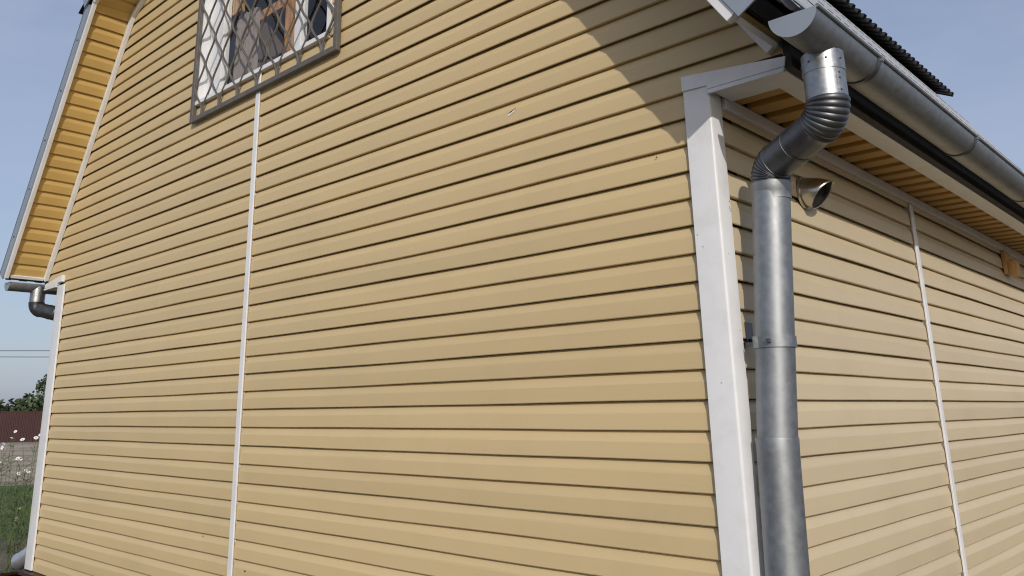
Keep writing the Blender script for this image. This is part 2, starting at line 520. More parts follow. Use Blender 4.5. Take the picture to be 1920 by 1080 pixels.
# ---- eaves: soffit boxes, end plates, fascia
def eave(sgn, xw):
    """sgn +1 right, -1 left; xw wall corner"""
    X = lambda d: xw + sgn * d
    bx = B()
    a, b_ = sorted((X(0.0005), X(0.276)))
    bx.box(a, b_, -0.012, YB + 0.1, ZE + 0.046, ZE + 0.055)
    sof = bx.build('eave_soffit', 'black', house)
    # planks across the eave
    pitch = 0.1535 / 1.0
    k = 0
    y = 0.125
    while y < YB:
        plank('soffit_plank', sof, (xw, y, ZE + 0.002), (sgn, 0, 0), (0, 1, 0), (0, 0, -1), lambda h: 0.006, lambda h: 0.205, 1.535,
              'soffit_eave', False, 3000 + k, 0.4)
        k += 1
        y += pitch
    # trims round the soffit
    a, b_ = sorted((X(0.197), X(0.280)))
    B().box(a, b_, 0.128, YB + .1, ZE - 0.006, ZE + 0.0135).build('soffit_trim', 'white', house, bevel=.002)
    a, b_ = sorted((X(0.018), X(0.284)))
    B().box(a, b_, -0.014, 0.126, ZE - 0.010, ZE + 0.0125).build('soffit_trim', 'white', house, bevel=.002)
    a, b_ = sorted((X(-0.002), X(0.016)))
    B().box(a, b_, 0.084, YB, ZE - 0.046, ZE + 0.001).build('wall_trim', 'white', house, bevel=.002)
    # end plate facing the gable side
    B().prism([(X(-0.098), -0.024, 2.742), (X(-0.098), -0.024, 2.800), (X(0.293), -0.024, 2.757), (X(0.288), -0.024, 2.722), (X(0.0), -0.024, 2.7235), (X(-0.0), -0.024, 2.738)], (0, 0.030, 0)).build('end_plate', 'white', house, bevel=.002)
    B().prism([(X(0.004), -0.030, 2.7035), (X(0.004), -0.030, 2.7195), (X(0.288), -0.030, 2.7180), (X(0.284), -0.030, 2.7020)], (0, 0.0155, 0)).build('end_lip', 'white', house, bevel=.0015)
    # fascia board behind the gutter
    a, b_ = sorted((X(0.286), X(0.312)))
    B().box(a, b_, -0.02, YB + .28, ZE - 0.004, 2.845).build('fascia', 'fascia', house)


eave(1, XR)
eave(-1, XL)

# ---- roof: four slopes, each with soffit, sheet, rake trims
def slope(sgn, foot, top, amp, pitch_r, thick, down, up, name_dark=False):
    """foot/top: (x,z) on the soffit plane; sgn +1 = right-hand slope (outward normal to +x)"""
    f, t = Vector((foot[0], 0, foot[1])), Vector((top[0], 0, top[1]))
    V = (t - f).normalized()
    ln = (t - f).length
    N = Vector((V.z, 0, -V.x)) if sgn > 0 else Vector((-V.z, 0, V.x))   # outward, upward
    if N.z < 0:
        N = -N
    return f, V, ln, N


def make_slope(sgn, foot, top, lower):
    f, V, ln, N = slope(sgn, foot, top, 0, 0, 0, 0, 0)
    Y = Vector((0, 1, 0))
    # --- gable soffit: board + planks
    b = B()
    y0, y1 = -OV + 0.004, -0.002
    b.prism([f + Y * y0 + N * .033, f + Y * y1 + N * .033, f + V * ln + Y * y1 + N * .033, f + V * ln + Y * y0 + N * .033], N * 0.006)
    gs = b.build('gable_soffit', 'black', house)
    pitch = 0.1152
    k = 0
    s0 = 0.012 if lower else 0.004
    v = s0
    while v + pitch < ln + (0.10 if lower else 0.02):
        top_cut = ln - v
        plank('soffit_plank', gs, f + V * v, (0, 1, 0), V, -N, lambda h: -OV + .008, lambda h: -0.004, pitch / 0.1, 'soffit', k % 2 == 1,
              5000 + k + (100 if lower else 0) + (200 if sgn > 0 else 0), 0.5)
        v += pitch; k += 1
    # --- white trims: wall side and outer side
    e0, e1 = (0.0, ln + 0.012) if lower else (0.016, ln)
    b = B().beam(f + V * e0 + Y * -.0165 - N * .020, f + V * e1 + Y * -.0165 - N * .020, Y, N, .0155, .0225)
    b.build('rake_trim', 'white', house, bevel=.002)
    b = B().beam(f + V * (e0 - .01) + Y * (-OV + .0075) - N * .008, f + V * e1 + Y * (-OV + .0075) - N * .008, Y, N, .0150, .0175)
    b.build('rake_trim', 'white', house, bevel=.002)
    if lower:
        B().beam(f + V * .004 + Y * (-OV + .034) - N * .003, f + V * .004 + Y * -.033 - N * .003, V, N, .013, .010).build('rake_trim', 'white', house, bevel=.002)
    # --- grey flashing along the rake
    lo = -0.035 if lower else -0.10
    hi = ln - 0.03 if lower else ln
    o_ = 0.0 if lower else 0.020
    b = B()
    th = 0.0035
    b.beam(f + V * lo + Y * (-OV - .012 - o_) + N * (.0555 + o_), f + V * hi + Y * (-OV - .012 - o_) + N * (.0555 + o_), Y, N, th, .0455)
    b.beam(f + V * lo + Y * (-OV + .043) + N * (.1015 + o_ + .0125), f + V * hi + Y * (-OV + .043) + N * (.1015 + o_ + .0125), Y, N, .060 + o_, .002)
    b.beam(f + V * lo + Y * (-OV - .006 - o_) + N * (.0125 + o_), f + V * hi + Y * (-OV - .006 - o_) + N * (.0125 + o_), Y, N, .002, .0020)
    b.build('rake_flashing', 'flash', house)
    # screws of the flashing
    q = 0.35
    while q < hi:
        B().ball(f + V * q + Y * (-OV - .016 - o_) + N * (.05 + o_), 0.008, 8).build('screw', 'galv_dark', house)
        q += 0.45
    # --- deck
    ye = YB + .30
    B().prism([f + Y * (-OV + .034) + N * .041, f + Y * ye + N * .041, f + V * ln + Y * ye + N * .041, f + V * ln + Y * (-OV + .034) + N * .041], N * 0.050).build('roof_deck', 'under', house)
    return f, V, ln, N


def profiled(name, f, V, N, v0, v1, y0, y1, pitch, amp, off, material, parent, thick=0.004):
    Y = Vector((0, 1, 0))
    prof = []
    y = y0
    while y < y1:
        prof += [(y, 0), (y + pitch * .34, 0), (y + pitch * .44, amp), (y + pitch * .80, amp), (y + pitch * .90, 0)]
        y += pitch
    b = B()
    v, fc = [], []
    for (yy, aa) in prof:
        v += [f + V * v0 + Y * yy + N * (off + aa), f + V * v1 + Y * yy + N * (off + aa), f + V * v0 + Y * yy + N * (off + aa - thick), f + V * v1 + Y * yy + N * (off + aa - thick)]
    for q in range(len(prof) - 1):
        p = q * 4
        fc += [(p, p + 1, p + 5, p + 4), (p + 2, p + 6, p + 7, p + 3), (p, p + 4, p + 6, p + 2), (p + 1, p + 3, p + 7, p + 5)]
    b.add(v, fc)
    return b.build(name, material, parent)


roof_parts = []
for sgn, foot, kink in ((1, (RR0, 2.806), (KR, ZK)), (-1, (RL0, 2.806), (KL, ZK))):
    f, V, ln, N = make_slope(sgn, foot, kink, True)
    sheet = profiled('roof_sheet', f, V, N, -0.088, ln + 0.03, -OV + .045, YB + .32, 0.13, 0.016, 0.122, 'sheet', house)
    # eave drip strip with vent slots
    Y = Vector((0, 1, 0))
    b = B().beam(f + V * -.054 + Y * (-OV + .05) + N * .1455, f + V * -.054 + Y * (YB + .30) + N * .1455, V, N, .040, .0025)
    ds = b.build('drip_strip', 'sheet', house)
    b = B()
    for row, vv in enumerate((0.55, 1.22, 1.95)):
        y = -OV + .045 + .13 * .62
        q = 0
        while y < YB + .28:
            hgt = .1392
            b.beam(f + V * (vv + .004 * math.sin(q * 2.3 + row)) + Y * (y - .020) + N * hgt, f + V * (vv + .004 * math.sin(q * 2.3 + row)) + Y * (y + .020) + N * hgt, V, N, .014, .0014)
            y += 0.13
            q += 1
    so = b.build('lap_gaps', 'black', sheet)
    so['kind'] = 'stuff'
    # upper slope
    f, V, ln, N = make_slope(sgn, kink, (XM, ZR), False)
    up_s = profiled('roof_sheet', f, V, N, -0.24, ln - 0.01, -OV - .02, YB + .32, 0.13, 0.036, 0.125, 'under', house, 0.006)
# ridge cap
B().prism([(XM - .18, -OV - .03, ZR + .075), (XM, -OV - .03, ZR + .195), (XM + .18, -OV - .03, ZR + .075), (XM + .18, -OV - .03, ZR + .085), (XM, -OV - .03, ZR + .205), (XM - .18, -OV - .03, ZR + .085)], (0, YB + .32 + OV, 0)).build('ridge_cap', 'flash', house)

# ---- foot of the walls
B().prism([(XL - .02, -.050, ZB - .035), (XL - .02, -.046, ZB - .008), (XL - .02, 0.02, ZB - .003), (XL - .02, 0.02, ZB - .035)], (XR - XL + .03, 0, 0)).build('drip_board', 'plinth', house)
B().prism([(0.050, 0.02, ZB - .035), (.046, 0.02, ZB - .008), (-.02, 0.02, ZB - .003), (-.02, 0.02, ZB - .035)], (0, YB - .02, 0)).build('drip_board', 'plinth', house)
pb = B()
x = XL + 0.03
while x < XR - 0.03:
    pb.add([(x, .0, 0), (x + .045, .0, 0), (x + .06, -.015, 0), (x + .10, -.015, 0), (x + .115, 0, 0), (x, 0, ZB - .036), (x + .045, 0, ZB - .036), (x + .06, -.015, ZB - .036), (x + .10, -.015, ZB - .036), (x + .115, 0, ZB - .036)],
           [(0, 1, 6, 5), (1, 2, 7, 6), (2, 3, 8, 7), (3, 4, 9, 8)])
    x += 0.115
pb.build('plinth_sheet', 'plinth', house)
B().box(XL + .04, XR - .04, .02, YB, -0.3, ZB - .04).build('foundation', 'concrete', house)

# ---- window
win = B()
yw0, yw1 = 0.050, 0.105
win.box(WX0 + .002, -3.705, yw0, yw1, WZ0 + .055, WZ1 - .004)          # wide left jamb
win.box(-2.440, WX1 - .002, yw0, yw1, WZ0 + .055, WZ1 - .004)
win.box(WX0 + .002, WX1 - .002, yw0 - .002, yw1, WZ0 + .004, WZ0 + .0545)
win.box(-3.7049, -2.4401, yw0, yw1, WZ1 - .07, WZ1 - .004)
window = win.build('window', 'white', house, bevel=.003)
window['label'] = 'white framed window with wooden posts behind the diamond grille'
B().box(-2.800, -2.725, yw0 + .004, yw1 - .004, WZ0 + .055, WZ1 - .071).build('mullion', 'white', window, bevel=.003)
B().box(-2.985, -2.802, .100, .150, WZ0 + .056, WZ1 - .08).build('wooden_post', 'wood', window)
B().box(-3.70, -3.58, .105, .135, 4.41, WZ1 - .08).build('wooden_post', 'pine', window)
B().box(-3.575, -2.99, .175, .205, 4.30, 4.37).build('wooden_rail', 'wood', window)
B().add([(-3.7045, .077, WZ0 + .056), (-2.803, .077, WZ0 + .056), (-2.803, .077, WZ1 - .072), (-3.7045, .077, WZ1 - .072)], [(0, 1, 2, 3)]).pane(window)
B().add([(-2.724, .077, WZ0 + .056), (-2.4405, .077, WZ0 + .056), (-2.4405, .077, WZ1 - .072), (-2.724, .077, WZ1 - .072)], [(0, 1, 2, 3)]).pane(window)
# reveal and sill
B().box(WX0 - .012, WX1 + .012, -.022, .055, WZ0 - .026, WZ0 + .003).build('sill', 'white', window, bevel=.002)
B().box(WX0 - .03, WX0 + .0015, -.010, .055, WZ0 + .0035, WZ1).build('casing', 'white', window)
B().box(WX1 - .0015, WX1 + .03, -.010, .055, WZ0 + .0035, WZ1).build('casing', 'white', window)
# curtain
cv, cf = [], []
nx = 60
for a in range(nx + 1):
    x = -3.715 + a * (0.30 / nx)
    yy = 0.150 + 0.014 * math.sin(a * 0.75) + 0.008 * math.sin(a * 1.9)
    cv += [(x, yy, WZ0 + .03), (x + .05 * math.sin(a * .1), yy + .006, 4.40)]
for a in range(nx):
    cf.append((2 * a, 2 * a + 2, 2 * a + 3, 2 * a + 1))
cur = mesh('curtain', cv, cf, 'curtain', window, smooth=True)
# room behind the glass
rm = B()
rm.add([(WX0, .18, WZ0 - .1), (WX1, .18, WZ0 - .1), (WX1, .18, WZ1 + .1), (WX0, .18, WZ1 + .1), (WX0 - .4, 1.6, WZ0 - .3), (WX1 + .4, 1.6, WZ0 - .3), (WX1 + .4, 1.6, WZ1 + .1), (WX0 - .4, 1.6, WZ1 + .1)],
       [(4, 5, 6, 7), (0, 1, 5, 4), (3, 7, 6, 2), (0, 4, 7, 3), (1, 2, 6, 5)])
rm.build('room_shell', 'room', window)

# ------------------------------------------------------------------ window grille
GX0, GX1, GZ0, GZ1, GY = -3.945, -2.220, 3.610, 5.16, -0.023
gr = thing('window_grille', 'grey iron security grille of wavy diamond bars over the gable window', 'grille', (-3.0, GY, GZ0))
w = 0.0175
for (a, b_, c_, d_) in ((GX0, GX0 + 2 * w, GZ0, GZ1), (GX1 - 2 * w, GX1, GZ0, GZ1), (GX0 + 2 * w + .0005, GX1 - 2 * w - .0005, GZ0, GZ0 + 2 * w), (GX0 + 2 * w + .0005, GX1 - 2 * w - .0005, GZ1 - 2 * w, GZ1)):
    B().box(a, b_, GY - .014, GY + .014, c_, d_).build('frame_bar', 'grille', gr, bevel=.0025)
pn = 0.2355
xn = -3.797
rowh = 0.170
z_lo, z_hi = GZ0 + 2 * w - .004, GZ1 - 2 * w + .004
zn0 = 3.685


def bar(fx, y):
    path = []
    n = 70
    for q in range(n + 1):
        zq = z_lo + (z_hi - z_lo) * q / n
        xq = fx(zq)
        if GX0 + .020 < xq < GX1 - .020:
            path.append((xq, y, zq))
        else:
            if len(path) > 4:
                yield path
            path = []
    if len(path) > 4:
        yield path


def wave(t):
    c_ = math.cos(math.pi * t)
    tri = 1 - abs(1 - (t % 2))
    return 0.30 * tri + 0.70 * 0.5 * (1 - c_)


k = 0
for s_ in (1, -1):
    for q in range(-1, 8):
        xc = xn + pn * q
        amp = pn / 2 - .010
        fx = lambda zq, xc=xc, s_=s_: xc + s_ * (.005 + amp * wave(max(0.0, (zq - zn0) / rowh)))
        for path in bar(fx, GY + .001 * s_):
            bb = B()
            n_ = len(path)
            for e in range(1):
                bb.tube(path, .0076, 6)
            bb.build('bar', 'grille', gr, smooth=True)
for (px_, pz_) in ((GX0 + .017, 3.80), (GX0 + .017, 4.45), (GX1 - .017, 3.95), (GX1 - .017, 4.7)):
    B().beam((px_, GY + .0145, pz_), (px_, 0.008, pz_), (1, 0, 0), (0, 0, 1), .008, .008).build('wall_pin', 'grille', gr)

# ------------------------------------------------------------------ gutters
def gutter(sgn, xw, label, lab_end):
    X = lambda d: xw + sgn * d
    cx, cz, R = X(0.432), 2.766, 0.072
    y0, y1 = -0.285, YB + .32
    g = thing('rain_gutter', label, 'gutter', (cx, y0, cz - R))
    b = B()
    n = 20
    vs_, fs = [], []
    ny = 24
    for iy in range(ny + 1):
        yy = y0 + (y1 - y0) * iy / ny
        sag = 0.0025 * math.sin(iy * 1.7)
        for kk in range(n + 1):
            a = math.pi + math.pi * kk / n
            for rr in (R, R - .003):
                vs_.append((cx + sgn * -rr * math.cos(a) * -1 if False else cx + rr * math.cos(a), yy, cz + rr * math.sin(a) + sag * 0.5))
    st = 2 * (n + 1)
    for iy in range(ny):
        for kk in range(n):
            p = iy * st + 2 * kk
            fs += [(p, p + 2, p + st + 2, p + st), (p + 1, p + st + 1, p + st + 3, p + 3)]
        p = iy * st
        fs += [(p, p + st, p + st + 1, p + 1), (p + 2 * n, p + 2 * n + 1, p + st + 2 * n + 1, p + st + 2 * n)]
    b.add(vs_, fs)
    b.build('trough', 'galv', g, smooth=True)
    # rolled lip on the outer edge
    B().tube([(cx + sgn * (R + .003), y0 + .002 + (y1 - y0 - .004) * t / 20, cz + .002) for t in range(21)], .0065, 8).build('rolled_lip', 'galv', g, smooth=True)
    # end cap with a small rim
    poly = [(cx + (R + .0015) * math.cos(math.pi + math.pi * kk / 24), y0 - .003, cz + (R + .0015) * math.sin(math.pi + math.pi * kk / 24)) for kk in range(25)]
    B().prism(poly, (0, .003, 0)).build('end_cap', 'flash', g)
    vs_, fs = [], []
    # brackets
    y = 0.235
    while y < y1 - .1:
        bb = B()
        pts = [(cx + (R + .005) * math.cos(math.pi + math.pi * kk / 24), y, cz + (R + .005) * math.sin(math.pi + math.pi * kk / 24)) for kk in range(25)]
        vs_, fs = [], []
        for (px_, py_, pz_) in pts:
            d = Vector((px_ - cx, 0, pz_ - cz)).normalized()
            for (rr, yy) in ((R + .0008, y - .012), (R + .0045, y - .012), (R + .0045, y + .012), (R + .0008, y + .012)):
                vs_.append(Vector((cx, yy, cz)) + d * rr)
        for kk in range(24):
            p = kk * 4
            for e in range(4):
                fs.append((p + e, p + (e + 1) % 4, p + 4 + (e + 1) % 4, p + 4 + e))
        fs += [(0, 3, 2, 1), (96, 97, 98, 99)]
        bb.add(vs_, fs)
        br = bb.build('bracket', 'galv_dark', g, smooth=True)
        B().beam((cx + sgn * (R + .002), y + .0105, cz - .004), (cx + sgn * (R + .010), y + .0105, cz - .004), (0, 1, 0), (0, 0, 1), .008, .010).build('bracket_tab', 'galv', br)
        y += 1.19
    return g


gutter(1, XR, 'half-round zinc gutter along the right-hand eave, with the hooded vent below it', 'x')
gutter(-1, XL, 'half-round zinc gutter on the far eave, seen end on beside the yellow soffit', 'x')


# ------------------------------------------------------------------ downpipes
def downpipe(top, low, z_top, z_low, z_foot, label, group=None, shoe=None, tilt=(0, 0)):
    R = 0.0625
    x0, y0 = top; x1, y1 = low
    d = thing('downpipe', label, 'downpipe', (x1, y1, z_foot))
    hdir = Vector((x1 - x0, y1 - y0, 0)); hl = hdir.length; hdir.normalize()
    rc = 0.072
    drop = z_top - z_low
    # solve the bend angle
    lo_, hi_ = 0.2, 1.5
    for _ in range(60):
        th = 0.5 * (lo_ + hi_)
        Ls = (hl - 2 * rc * (1 - math.cos(th))) / math.sin(th)
        dz = 2 * rc * math.sin(th) + Ls * math.cos(th)
        if dz > drop:
            lo_ = th
        else:
            hi_ = th
    P0 = Vector((x0, y0, z_top))
    Zd = Vector((0, 0, -1))

    def arc1(a):
        return P0 + hdir * (rc * (1 - math.cos(a))) + Zd * (rc * math.sin(a))
    P1 = arc1(th)
    dirs = hdir * math.sin(th) + Zd * math.cos(th)
    P2 = P1 + dirs * Ls

    def arc2(a):   # a from th down to 0
        return P2 + hdir * (rc * (math.cos(a) - math.cos(th))) + Zd * (rc * (math.sin(th) - math.sin(a)))
    # outlet funnel and collar
    b = B().tube([(x0, y0, z_top + .150), (x0, y0, z_top + .120), (x0, y0, z_top + .086)], [R * 1.02, R * 1.03, R * 1.03], 32)
    out = b.build('outlet', 'steel_new', d, smooth=True)
    for a in (-2.75, -1.9, -1.05, -.3, .6, 1.6, 2.5):
        B().ball((x0 + R * 1.035 * math.cos(a), y0 + R * 1.035 * math.sin(a), z_top + .118), .0036, 8).build('rivet', 'galv_dark', out)
    b = B().tube([(x0, y0, z_top + .090), (x0, y0, z_top + .050), (x0, y0, z_top + .000)], R, 32)
    col = b.build('sleeve', 'steel_new', d, smooth=True)
    a = -0.62
    c_ = Vector((math.cos(a), math.sin(a), 0))
    B().beam(Vector((x0, y0, z_top + .012)) + c_ * (R + .0004), Vector((x0, y0, z_top + .082)) + c_ * (R + .0004), c_, c_.cross(Vector((0, 0, 1))), .0012, .002).build('seam', 'steel_new', col)
    for zz in (.012, .052, .07):
        B().ball(Vector((x0, y0, z_top + zz)) + Vector((math.cos(a + .16), math.sin(a + .16), 0)) * R, .0035, 6).build('rivet', 'galv_dark', col)
    # upper corrugated elbow with its straight tail
    path, rad = [], []
    n = 96
    for q in range(n + 1):
        a = th * q / n
        path.append(arc1(a)); rad.append(R + .0005 + .0038 * abs(math.sin(math.pi * 8 * q / n)) ** 0.7)
    mid = 0.52
    for q in range(1, 9):
        path.append(P1 + dirs * (Ls * mid * q / 8)); rad.append(R - .0005)
    path.append(P1 + dirs * (Ls * mid + .001)); rad.append(R + .0028)
    path.append(P1 + dirs * (Ls * mid + .006)); rad.append(R + .0028)
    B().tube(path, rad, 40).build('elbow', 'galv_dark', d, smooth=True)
    path, rad = [], []
    path.append(P1 + dirs * (Ls * mid - .006)); rad.append(R + .0016)
    for q in range(1, 9):
        path.append(P1 + dirs * (Ls * (mid + (1 - mid) * q / 8))); rad.append(R + .0010)
    for q in range(1, n + 1):
        a = th * (1 - q / n)
        path.append(arc2(a)); rad.append(R + .0005 + .0036 * abs(math.sin(math.pi * 8 * q / n)) ** 0.7)
    path.append(Vector((x1, y1, z_low - .02))); rad.append(R - .001)
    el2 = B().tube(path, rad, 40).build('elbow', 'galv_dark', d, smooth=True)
    B().ball(P1 + dirs * (Ls * (mid + .16)) + (-FWD * .5 + Vector((0, 0, .35)) - RIGHT * .45).normalized() * (R + .001), .004, 6).build('rivet', 'steel_new', el2)
    # lower pipe
    z = z_low
    b = B().tube([(x1, y1, z_low + .004), (x1, y1, z_low - .030), (x1, y1, z_low - .034), (x1, y1, z_low - .06)], [R + .003, R + .003, R + .0012, R + .001], 40)
    b.build('collar', 'galv', d, smooth=True)
    segs = [z_low - .034, 1.515, z_foot]
    zz = [z_low - .03, (z_low + 1.51) / 2, 1.505]
    tx = lambda q: (x1 + tilt[0] * (z_low - q), y1 + tilt[1] * (z_low - q), q)
    xb, yb_, _ = tx(1.505)
    B().tube([tx(q) for q in zz], R + .0002, 48).build('pipe', 'galv', d, smooth=True)
    B().tube([(xb, yb_, 1.528), (xb, yb_, 1.524), (xb, yb_ + tilt[1] * .03, 1.48), (xb + tilt[0] * .1, yb_ + tilt[1] * 1.2, z_foot)], [R + .0042, R + .0046, R + .003, R + .002], 48).build('pipe', 'galv', d, smooth=True)
    return d, R, (x1, y1)


def clamp(d, x, y, z, R, wall_dir):
    W = Vector(wall_dir)
    vs_, fs = [], []
    n = 40
    b = B()
    for k in range(n):
        a = 2 * math.pi * k / n
        e = Vector((math.cos(a), math.sin(a), 0))
        for (rr, zz) in ((R + .0005, z - .018), (R + .0055, z - .018), (R + .0055, z + .018), (R + .0005, z + .018)):
            vs_.append(Vector((x, y, zz)) + e * rr)
    for k in range(n):
        p, q = 4 * k, 4 * ((k + 1) % n)
        for e in range(4):
            fs.append((p + e, p + (e + 1) % 4, q + (e + 1) % 4, q + e))
    b.add(vs_, fs)
    cl = b.build('clamp', 'galv', d, smooth=True)
    t = W.cross(Vector((0, 0, 1)))
    c0 = Vector((x, y, z))
    B().beam(c0 + W * (R + .003), c0 + W * (0.13 if False else (R + .062)), t, Vector((0, 0, 1)), .006, .006).build('clamp_rod', 'galv_dark', cl)
    return cl


dp, RR_, _ = downpipe((0.420, -0.050), (0.140, 0.107), 2.557, 2.368, 0.30, 'zinc downpipe with corrugated elbows between the white corner trim and the hooded vent', tilt=(-.058, -.0475))
cl = clamp(dp, 0.109, 0.081, 1.828, RR_, (-1, 0, 0))
a = -2.05
B().beam((0.109 + (RR_ + .002) * math.cos(a), .081 + (RR_ + .002) * math.sin(a), 1.828), (0.109 + (RR_ + .022) * math.cos(a), .081 + (RR_ + .022) * math.sin(a), 1.828), (-math.sin(a), math.cos(a), 0), (0, 0, 1), .003, .018).build('clamp_ear', 'galv', cl)
B().beam((0.109 - .055, .110, 1.82), (0.002, .125, 1.845), (0, 0, 1), (0, 1, 0), .006, .008).build('clamp_strap', 'galv_dark', cl)
B().box(0.0008, .004, .098, .150, 1.835, 1.905).build('clamp_plate', 'galv_dark', cl)
B().beam((0.109 + .012, .081 - .066, 1.830), (.109 + .014, .081 - .084, 1.830), (1, 0, 0), (0, 0, 1), .005, .006).build('clamp_bolt', 'galv_dark', cl)
clamp(dp, 0.087, 0.030, 0.75, RR_, (-1, 0, 0))
B().tube([(.084, .009, .31), (.084, .007, .24), (.110, .0, .17), (.170, -.015, .11), (.240, -.035, .08)], RR_ + .003, 32).build('shoe', 'galv', dp, smooth=True)

dp2, RR2, _ = downpipe((XL - 0.425, -0.030), (XL - 0.135, 0.100), 2.612, 2.425, 0.62, 'zinc downpipe on the far corner with its silver shoe above the dark brown chute')
clamp(dp2, XL - .135, .100, 1.828, RR2, (1, 0, 0))
B().tube([(XL - .135, .100, .66), (XL - .135, .100, .60), (XL - .145, .095, .565), (XL - .175, .075, .530), (XL - .22, .045, .495), (XL - .27, .03, .47)], [RR2 + .004, RR2 + .004, RR2 + .004, RR2 + .002, RR2 + .002, RR2 + .006], 32).build('shoe', 'shoe', dp2, smooth=True)

# dark boards that take the water away from the far downpipe
ch = thing('drain_chute', 'dark brown board chute sloping away below the silver downpipe shoe', 'chute', (XL - .75, -.1, 0.0))
for k in range(5):
    yy = -.17 + k * .068
    B().beam((XL - .16, yy, .405), (XL - 1.25, yy - .12, -.01), (0, 1, 0), (.35, 0, .94), .030, .010 + .003 * (k % 2)).build('board', 'plinth', ch)
B().box(XL - .33, XL - .27, -.2, .13, -.02, .33).build('leg', 'plinth', ch)

# ------------------------------------------------------------------ hooded wall vent
vc = Vector((0.0, 0.735, 2.478))
vt = thing('vent_hood', 'small stainless steel hooded vent on the side wall right of the downpipe', 'vent', tuple(vc))
R = 0.060
B().tube([vc + Vector((q, 0, 0)) for q in (0.0005, .010, .012)], [R + .008, R + .008, R + .003], 32).build('flange', 'inox', vt, smooth=True)
vs_, fs = [], []
n, mm = 40, 14
ax = Vector((0.0, 0.10, 0.0))
def hood_pt(a, t):
    up = 0.5 * (1 + math.sin(a))
    ln_ = 0.022 + 0.092 * up ** 0.85
    shr = 1 - 0.42 * (t ** 2.2) * up ** 1.2
    d = Vector((0, math.cos(a), math.sin(a)))
    return vc + Vector((0.010 + ln_ * t, 0, -0.010 * t)) + d * (R * shr)
for i_ in range(mm + 1):
    for k in range(n):
        vs_.append(hood_pt(2 * math.pi * k / n, i_ / mm))
for i_ in range(mm):
    for k in range(n):
        p = i_ * n + k
        q = i_ * n + (k + 1) % n
        fs.append((p, q, q + n, p + n))
hood = mesh('hood', vs_, fs, 'inox', vt, smooth=True)
sd = hood.modifiers.new('thick', 'SOLIDIFY'); sd.thickness = .0022; sd.offset = 0
rim = [hood_pt(2 * math.pi * k / n, 1.0) for k in range(n + 1)]
B().tube(rim, .0024, 6, cap=False).build('rim', 'inox', vt, smooth=True)
mv = [vc + (hood_pt(2 * math.pi * k / n, .72) - vc) * .97 for k in range(n)]
mesh('mouth_shade', mv + [sum(mv, Vector()) / n], [(k, (k + 1) % n, n) for k in range(n)], 'black', vt)  # black disc paints the shade inside the hood

# ------------------------------------------------------------------ wooden block under the far eave
wb = thing('timber_bracket', 'small raw pine bracket fixed to the side wall under the eaves', 'bracket', (0, 4.2, 2.49))
B().box(0.0005, .024, 4.06, 4.19, 2.505, 2.672).build('back_board', 'pine', wb, bevel=.003)
B().box(0.0245, .075, 4.085, 4.20, 2.495, 2.60).build('block', 'pine', wb, bevel=.003)

# ------------------------------------------------------------------ ground
def sheet(name, pts, z, material):
    o = mesh(name, [(x, y, z) for x, y in pts], [tuple(range(len(pts)))], material)
    if o.data.polygons[0].normal.z < 0:
        o.data.flip_normals()
    o['kind'] = 'structure'
    return o


sheet('ground', [(-700, -700), (700, -700), (700, 700), (-700, 700)], 0.0, 'soil')
g_f = Vector((-0.9685, 0.249, 0)).normalized()      # direction of the yard seen past the far corner
g_s = Vector((g_f.y, -g_f.x, 0))
CG = Vector((CAM.x, CAM.y, 0))


def yard(d, s):
    p = CG + g_f * d + g_s * s
    return (p.x, p.y)


sheet('lawn', [yard(14.2, -14), yard(13.6, 0), yard(14.4, 14), yard(23.3, 14), yard(23.6, 0), yard(23.0, -14)], 0.004, 'lawn')
sheet('sandy_yard', [yard(24.2, -40), yard(24.0, 0), yard(24.4, 40), yard(66, 40), yard(66, -40)], 0.008, 'sand')
# concrete edging between lawn and yard
# grass
rng = random.Random(3)
gv, gf = [], []
for q in range(16000):
    d = rng.uniform(13.9, 23.4); s_ = rng.uniform(-6, 6)
    x, y = yard(d, s_)
    hgt = rng.uniform(.04, .11)
    a = rng.uniform(0, 6.28); wv = rng.uniform(.006, .012)
    lx, ly = rng.uniform(-.05, .05), rng.uniform(-.05, .05)
    n0 = len(gv)
    gv += [(x - wv * math.cos(a), y - wv * math.sin(a), .004), (x + wv * math.cos(a), y + wv * math.sin(a), .004), (x + lx, y + ly, hgt)]
    gf.append((n0, n0 + 1, n0 + 2))
for q in range(2200):     # weeds on the bare soil nearer the house
    d = rng.uniform(8.5, 13.8); s_ = rng.uniform(-3, 3)
    x, y = yard(d, s_)
    if x > XL - .5 and y > -.2:
        continue
    if noise.noise(Vector((x * 1.3, y * 1.3, 0))) < 0.05:
        continue
    hgt = rng.uniform(.05, .20)
    a = rng.uniform(0, 6.28); wv = rng.uniform(.004, .009)
    lx, ly = rng.uniform(-.08, .08), rng.uniform(-.08, .08)
    n0 = len(gv)
    gv += [(x - wv * math.cos(a), y - wv * math.sin(a), 0), (x + wv * math.cos(a), y + wv * math.sin(a), 0), (x + lx, y + ly, hgt)]
    gf.append((n0, n0 + 1, n0 + 2))
go = mesh('grass', gv, gf, 'grass', keep=True)
go['kind'] = 'stuff'; go['label'] = 'short green lawn grass and weeds'; go['category'] = 'grass'

